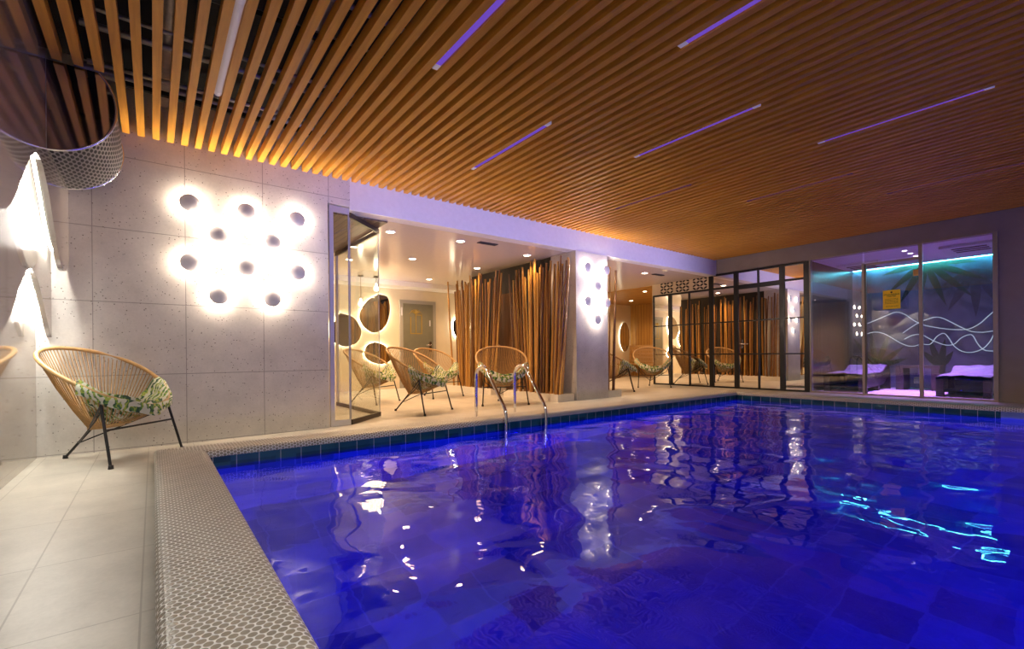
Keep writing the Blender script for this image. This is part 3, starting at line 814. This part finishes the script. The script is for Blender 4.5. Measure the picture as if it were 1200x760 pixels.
gbox('post', 3.735, 3.76, .085, 2.655, M['tanframe'])
d = gbox('door', 2.835, 2.86, .085, 2.43, M['darkframe'])
gbox('door_glass', 2.11, 2.835, .10, 2.40, M['glass2'], 0, .01, d); gbox('door_rail', 2.10, 2.86, 2.40, 2.44, M['tanframe'], -.02, .03, d)
gbox('hinge', 2.10, 2.17, 2.12, 2.23, M['chrome'], -.03, .04, d); gbox('hinge', 2.10, 2.17, .30, .41, M['chrome'], -.03, .04, d)
# yellow notice on the door glass
t = thing('notice', 'yellow notice sheet with dark heading stuck on the glass door', 'sign', (XB-.008, 2.468, 1.755))
mb = MB(); mb.box(-.004, 0, -.122, .122, -.165, .165); mb.build('sheet', M['sign'], t)
mb = MB(); mb.lathe([(0, 0), (.016, 0)], 10, Matrix.Translation((-.005, 0, .125)) @ Matrix.Rotation(-PI/2, 4, 'Y')); mb.build('emblem', M['ink'], t)
def words_(nm, s, z, size, y=0):
    cu = bpy.data.curves.new(nm, 'FONT'); cu.body = s; cu.size = size; cu.align_x = 'CENTER'; cu.align_y = 'CENTER'; cu.offset = .0006
    o = bpy.data.objects.new(nm, cu); C.objects.link(o); o.parent = t; o.location = (-.006, y, z); o.rotation_euler = (PI/2, 0, -PI/2); cu.materials.append(M['ink'])
    me = bpy.data.meshes.new_from_object(o); bpy.data.objects.remove(o)
    o = bpy.data.objects.new(nm, me); C.objects.link(o); o.parent = t; o.location = (-.006, y, z); o.rotation_euler = (PI/2, 0, -PI/2)
    if not me.materials: me.materials.append(M['ink'])
words_('heading', 'УВАЖАЕМЫЕ', .085, .034); words_('heading', 'ГОСТИ!', .055, .034)
mb = MB()
rnd = random.Random(3)
for z in (.012, -.008, -.028, -.048, -.068, -.118):
    y = -.09
    while y < .085:
        l = rnd.uniform(.012, .034); mb.box(-.0055, -.005, y, min(y+l, .092), z-.003, z+.003); y += l+.008
mb.build('small_print', M['ink'], t)

# waves of light on the mural
def rx(zx, zy):       # tabulated along the wall: (distance from the left jamb, height)
    return zx, zy
W = {'highest light wave on the mural, rising to the far right': [(3.634, 1.423), (3.505, 1.474), (3.348, 1.54), (3.134, 1.638), (2.986, 1.69), (2.842, 1.635), (2.673, 1.479), (2.509, 1.38), (2.297, 1.316), (2.142, 1.281), (1.991, 1.266), (1.843, 1.276), (1.699, 1.368), (1.605, 1.477), (1.493, 1.6), (1.375, 1.687)],
     'crossing light wave that peaks right of the door post': [(2.873, 1.236), (2.73, 1.356), (2.591, 1.456), (2.481, 1.502), (2.348, 1.539), (2.243, 1.514), (2.115, 1.427), (1.966, 1.316), (1.82, 1.225), (1.653, 1.2), (1.496, 1.226), (1.378, 1.269)],
     'lower light wave with a narrow hump right of the door post': [(3.635, 1.191), (3.507, 1.244), (3.381, 1.277), (3.228, 1.251), (3.078, 1.152), (2.904, 1.018), (2.733, .948), (2.567, .991), (2.431, .988), (2.324, 1.143), (2.219, 1.201), (2.143, 1.102), (2.068, .945), (1.944, .831), (1.798, .816), (1.655, .887), (1.561, 1.017), (1.496, 1.177), (1.422, 1.336)],
     'faintest light wave, lowest on the right of the mural': [(2.845, 1.107), (2.703, 1.186), (2.565, 1.187), (2.457, 1.112), (2.351, 1.039), (2.195, .965), (2.068, .98), (1.967, 1.096), (1.869, 1.153), (1.796, 1.14), (1.725, .971), (1.632, .854), (1.498, .836), (1.381, .85)]}
for lab, pts in W.items():
    mb = MB(); mb.tube(smooth_path([(12.735, y, z) for y, z in pts], 6), .0075, 6)
    tag(mb.build('light_wave', M['e_wave']), lab, 'wall light', 'light waves on the mural')

# palm fronds printed on the mural
def leaf(mb, y, z, ang, L, w, x=12.742):
    c, s = math.cos(ang), math.sin(ang); pts = []
    for q in range(9):
        u = q/8; pts.append((u*L, w*math.sin(PI*u**.8)*.5))
    for q in range(8, -1, -1):
        u = q/8; pts.append((u*L, -w*math.sin(PI*u**.8)*.5))
    mb.poly([(x, y+a*c-b*s, z+a*s+b*c) for a, b in pts])
mb = MB(); mb.box(12.748, 12.752, -.98, 3.76, .066, 2.70)
mu = mb.build('wall_mural', M['mural']); tag(mu, 'large blue violet palm mural covering the back wall of the violet room', 'mural')
def frond(y, z, w, fan, mat, lab):
    mb = MB()
    for k_, (a, L) in enumerate(fan): leaf(mb, y, z, a, L, w, 12.746-.0004*k_)
    mb.build('palm_frond', mat, mu)['label'] = lab
frond(2.5, 2.70, .12, ((-.25, .75), (-.75, .85), (-1.1, .95), (-1.45, .8), (-1.9, 1.0), (-2.3, 1.1), (-2.65, 1.05), (-3.0, .8), (-3.3, .7)), M['leaf'], 'dark green frond hanging from the top')
frond(1.75, 2.45, .15, ((-.6, .8), (-1.1, .9), (-1.57, .95), (-2.0, .9), (-2.5, .8)), M['leaf2'], 'faint blue frond')
frond(3.35, .5, .11, ((.5, .6), (1.0, .8), (1.45, .85), (1.9, .8), (2.4, .7), (2.8, .6)), M['leaf'], 'dark frond low on the left')
frond(2.28, .5, .11, ((.9, .5), (1.3, .65), (1.7, .6), (2.1, .4)), M['leaf'], 'small frond above the table')

def cassette(x, y, lab):
    t = thing('ceiling_cassette', lab, 'air conditioner', (x, y, 2.66))
    mb = MB(); mb.box(-.38, .38, -.36, .36, -.05, 0); mb.build('panel', M['cassette'], t, .01)
    for i in range(3):
        mb = MB(); mb.box(-.22+.2*i, -.14+.2*i, -.22, .22, -.056, -.05); mb.build('slot', M['void'], t)
cassette(11.25, 1.6, 'square ceiling air cassette at the right of the violet room'); cassette(11.75, 3.3, 'square ceiling air cassette at the left of the violet room')
for i, (x, y, lab) in enumerate(((10.79, 2.40, 'small spot in the violet ceiling, nearest the glass'), (11.17, 2.40, 'small spot in the violet ceiling, middle of the three'), (11.55, 2.40, 'small spot in the violet ceiling, farthest from the glass'))):
    mb = MB(); mb.lathe([(.04, 2.658), (.0, 2.656)], 12, Matrix.Translation((x, y, 0))); tag(mb.build('ceiling_spot', M['e_spot']), lab, 'spotlight', 'three small spots in the violet ceiling')

def lounger(x, y, flip, lab, tlab, k=1.):
    t = thing('rattan_lounger', lab, 'sun lounger', (x, y, .065), PI/2)
    s = -1 if flip else 1      # head toward -Y when s = 1
    prof = smooth_path([(0, s*1.0*k, .33), (0, s*.4*k, .34), (0, s*-.35*k, .36), (0, s*-.65*k, .46), (0, s*-.86*k, .46), (0, s*-.98*k, .30), (0, s*-1.02*k, .0)], 6)
    mb = MB()
    for side in (0,):
        top = [Vector((-.34, p.y, p.z)) for p in prof]; 
        for i in range(len(prof)-1):
            a, b = prof[i], prof[i+1]; th = Vector((0, -.045*s if i > 22 else 0, -.07 if i <= 24 else 0))
            A = [Vector((-.34, a.y, a.z)), Vector((.34, a.y, a.z)), Vector((.34, b.y, b.z)), Vector((-.34, b.y, b.z))]
            mb.quad(*A, sm=True); B = [p+Vector((0, s*.05 if i > 24 else 0, -.25 if i <= 24 else -.0)) for p in A]; mb.quad(*B[::-1])
            mb.quad(A[0], B[0], B[3], A[3]); mb.quad(A[1], A[2], B[2], B[1])
    mb.build('body', M['wicker'], t)
    for xx in (-.29, .29):
        mb = MB(); mb.box(xx-.05, xx+.05, s*.95*k-.05, s*.95*k+.05, 0, .30); mb.build('leg', M['wicker'], t)
        mb = MB(); mb.box(xx-.04, xx+.04, s*-.1*k-.05, s*-.1*k+.05, 0, .32); mb.build('leg', M['wicker'], t)
    mb = MB()
    def tw(u, v):
        i = u*22; q_ = int(min(i, 21)); p = prof[q_].lerp(prof[q_+1], i-q_)
        return Vector((-.33+.66*v, p.y, p.z+.012+.035*abs(math.sin(7*u+3*v))*(.4+.6*math.sin(9*v)**2)))
    mb.grid(tw, 30, 10); o = mb.build('lounger_towel', M['towel']); o.location = (x, y, .065); o.rotation_euler.z = PI/2; tag(o, tlab, 'towel')
lounger(11.55, 3.34, False, 'dark wicker lounger on the left inside the violet room', 'crumpled pale towel on the left wicker lounger', .82)
lounger(11.55, 1.64, False, 'dark wicker lounger on the right inside the violet room', 'violet-lit towel spread on the right wicker lounger', .82)
t = thing('side_table', 'dark low table between the two wicker loungers', 'table', (12.3, 2.52, .065))
mb = MB(); mb.box(-.25, .25, -.36, .32, .44, .49); mb.build('tabletop', M['wicker'], t)
for y in (-.29, .26):
    mb = MB(); mb.box(-.25, .25, y-.06, y+.06, 0, .44); mb.build('leg_panel', M['wicker'], t)

# ------------------------------------------------------------------ lights
def area(name, loc, rot, sx, sy, p, col, spread=PI):
    l = bpy.data.lights.new(name, 'AREA'); l.shape = 'RECTANGLE'; l.size = sx; l.size_y = sy; l.energy = p; l.color = col; l.spread = spread
    o = bpy.data.objects.new(name, l); C.objects.link(o); o.location = loc; o.rotation_euler = rot; return o
def point(name, loc, p, col, r=.05):
    l = bpy.data.lights.new(name, 'POINT'); l.energy = p; l.color = col; l.shadow_soft_size = r
    o = bpy.data.objects.new(name, l); C.objects.link(o); o.location = loc; return o
def spot(name, loc, p, col, ang=2.2, blend=.6, r=.05, rot=(0, 0, 0)):
    l = bpy.data.lights.new(name, 'SPOT'); l.energy = p; l.color = col; l.spot_size = ang; l.spot_blend = blend; l.shadow_soft_size = r
    o = bpy.data.objects.new(name, l); C.objects.link(o); o.location = loc; o.rotation_euler = rot; return o
WARM = (1., .59, .29)
for x, y in ((2.7, 6.35), (3.8, 6.25), (3.77, 7.89), (5.1, 9.79), (2.86, 8.6), (5.25, 8.0), (5.30, 6.45), (8.6, 6.4), (7.25, 7.3), (8.6, 8.8), (10.95, 8.15), (12.5, 9.85)):
    spot('lounge_spot', (x, y, ZL-.05), 30 if abs(x-5.28) < .1 else 105, WARM, 2.5, .7, .05)
for x, y in ((3.5, 9.4), (8.3, 9.5)): point('lounge_fill', (x, y, 1.9), 42, (1., .68, .38), .25)
# blue underwater floods
BL = (.015, .02, 1.)
for loc, rot, p in (((.37, 3.0, -.55), (R(90), 0, R(-90)), 8), ((.37, .9, -.55), (R(90), 0, R(-90)), 12), ((.37, -1.6, -.55), (R(90), 0, R(-90)), 40),
                    ((1.8, -3.17, -.55), (R(90), 0, 0), 130), ((4.6, -3.17, -.55), (R(90), 0, 0), 230), ((7.4, -3.17, -.55), (R(90), 0, 0), 260)):
    area('pool_and_beam_flood', loc, rot, .3, .3, p, BL)
for x_ in (2.4, 4.4, 6.4, 8.3): area('pool_and_beam_flood', (x_, -2.6, -.5), (R(110.5), 0, 0),   .25, .25, 68, (.95, .84, 1.), R(24))  # lavender floods added underwater, aimed up to brighten the beam
# violet room
area('violet_wash', (11.4, 2.3, 2.60), (0, 0, 0), .9, 1.6, 95, (.60, .25, 1.), R(75))
# neutral ceiling lights behind the camera
area('rear_ceiling_light', (1.5, -1.6, 2.9), (0, 0, 0), 2.5, 1.2, 185, (1., .97, .9))

wd = bpy.data.worlds.new('dim_room'); bpy.context.scene.world = wd; wd.use_nodes = True
wd.node_tree.nodes['Background'].inputs[0].default_value = (.3, .28, .4, 1); wd.node_tree.nodes['Background'].inputs[1].default_value = .05

# ------------------------------------------------------------------ camera
cd = bpy.data.cameras.new('camera'); cam = bpy.data.objects.new('camera', cd); C.objects.link(cam)
cam.location = (0, 0, .85); cd.sensor_width = 36; cd.lens = 549.13/1200*36; cd.shift_y = 35.5/1200
cd.clip_start = .02
cam.matrix_world = Matrix.Translation((0, 0, .85)) @ Matrix.Rotation(-.6535, 4, 'Z') @ Matrix.Rotation(PI/2, 4, 'X') @ Matrix.Rotation(-.0095, 4, 'Z')
sc = bpy.context.scene; sc.camera = cam
sc.view_settings.view_transform = 'Standard'; sc.view_settings.look = 'None'; sc.view_settings.exposure = 0
cy = sc.cycles
cy.use_denoising = True; cy.max_bounces = 10; cy.diffuse_bounces = 4; cy.glossy_bounces = 6; cy.transmission_bounces = 6; cy.transparent_max_bounces = 12
cy.caustics_reflective = False; cy.caustics_refractive = False; cy.sample_clamp_indirect = 6; cy.sample_clamp_direct = 0
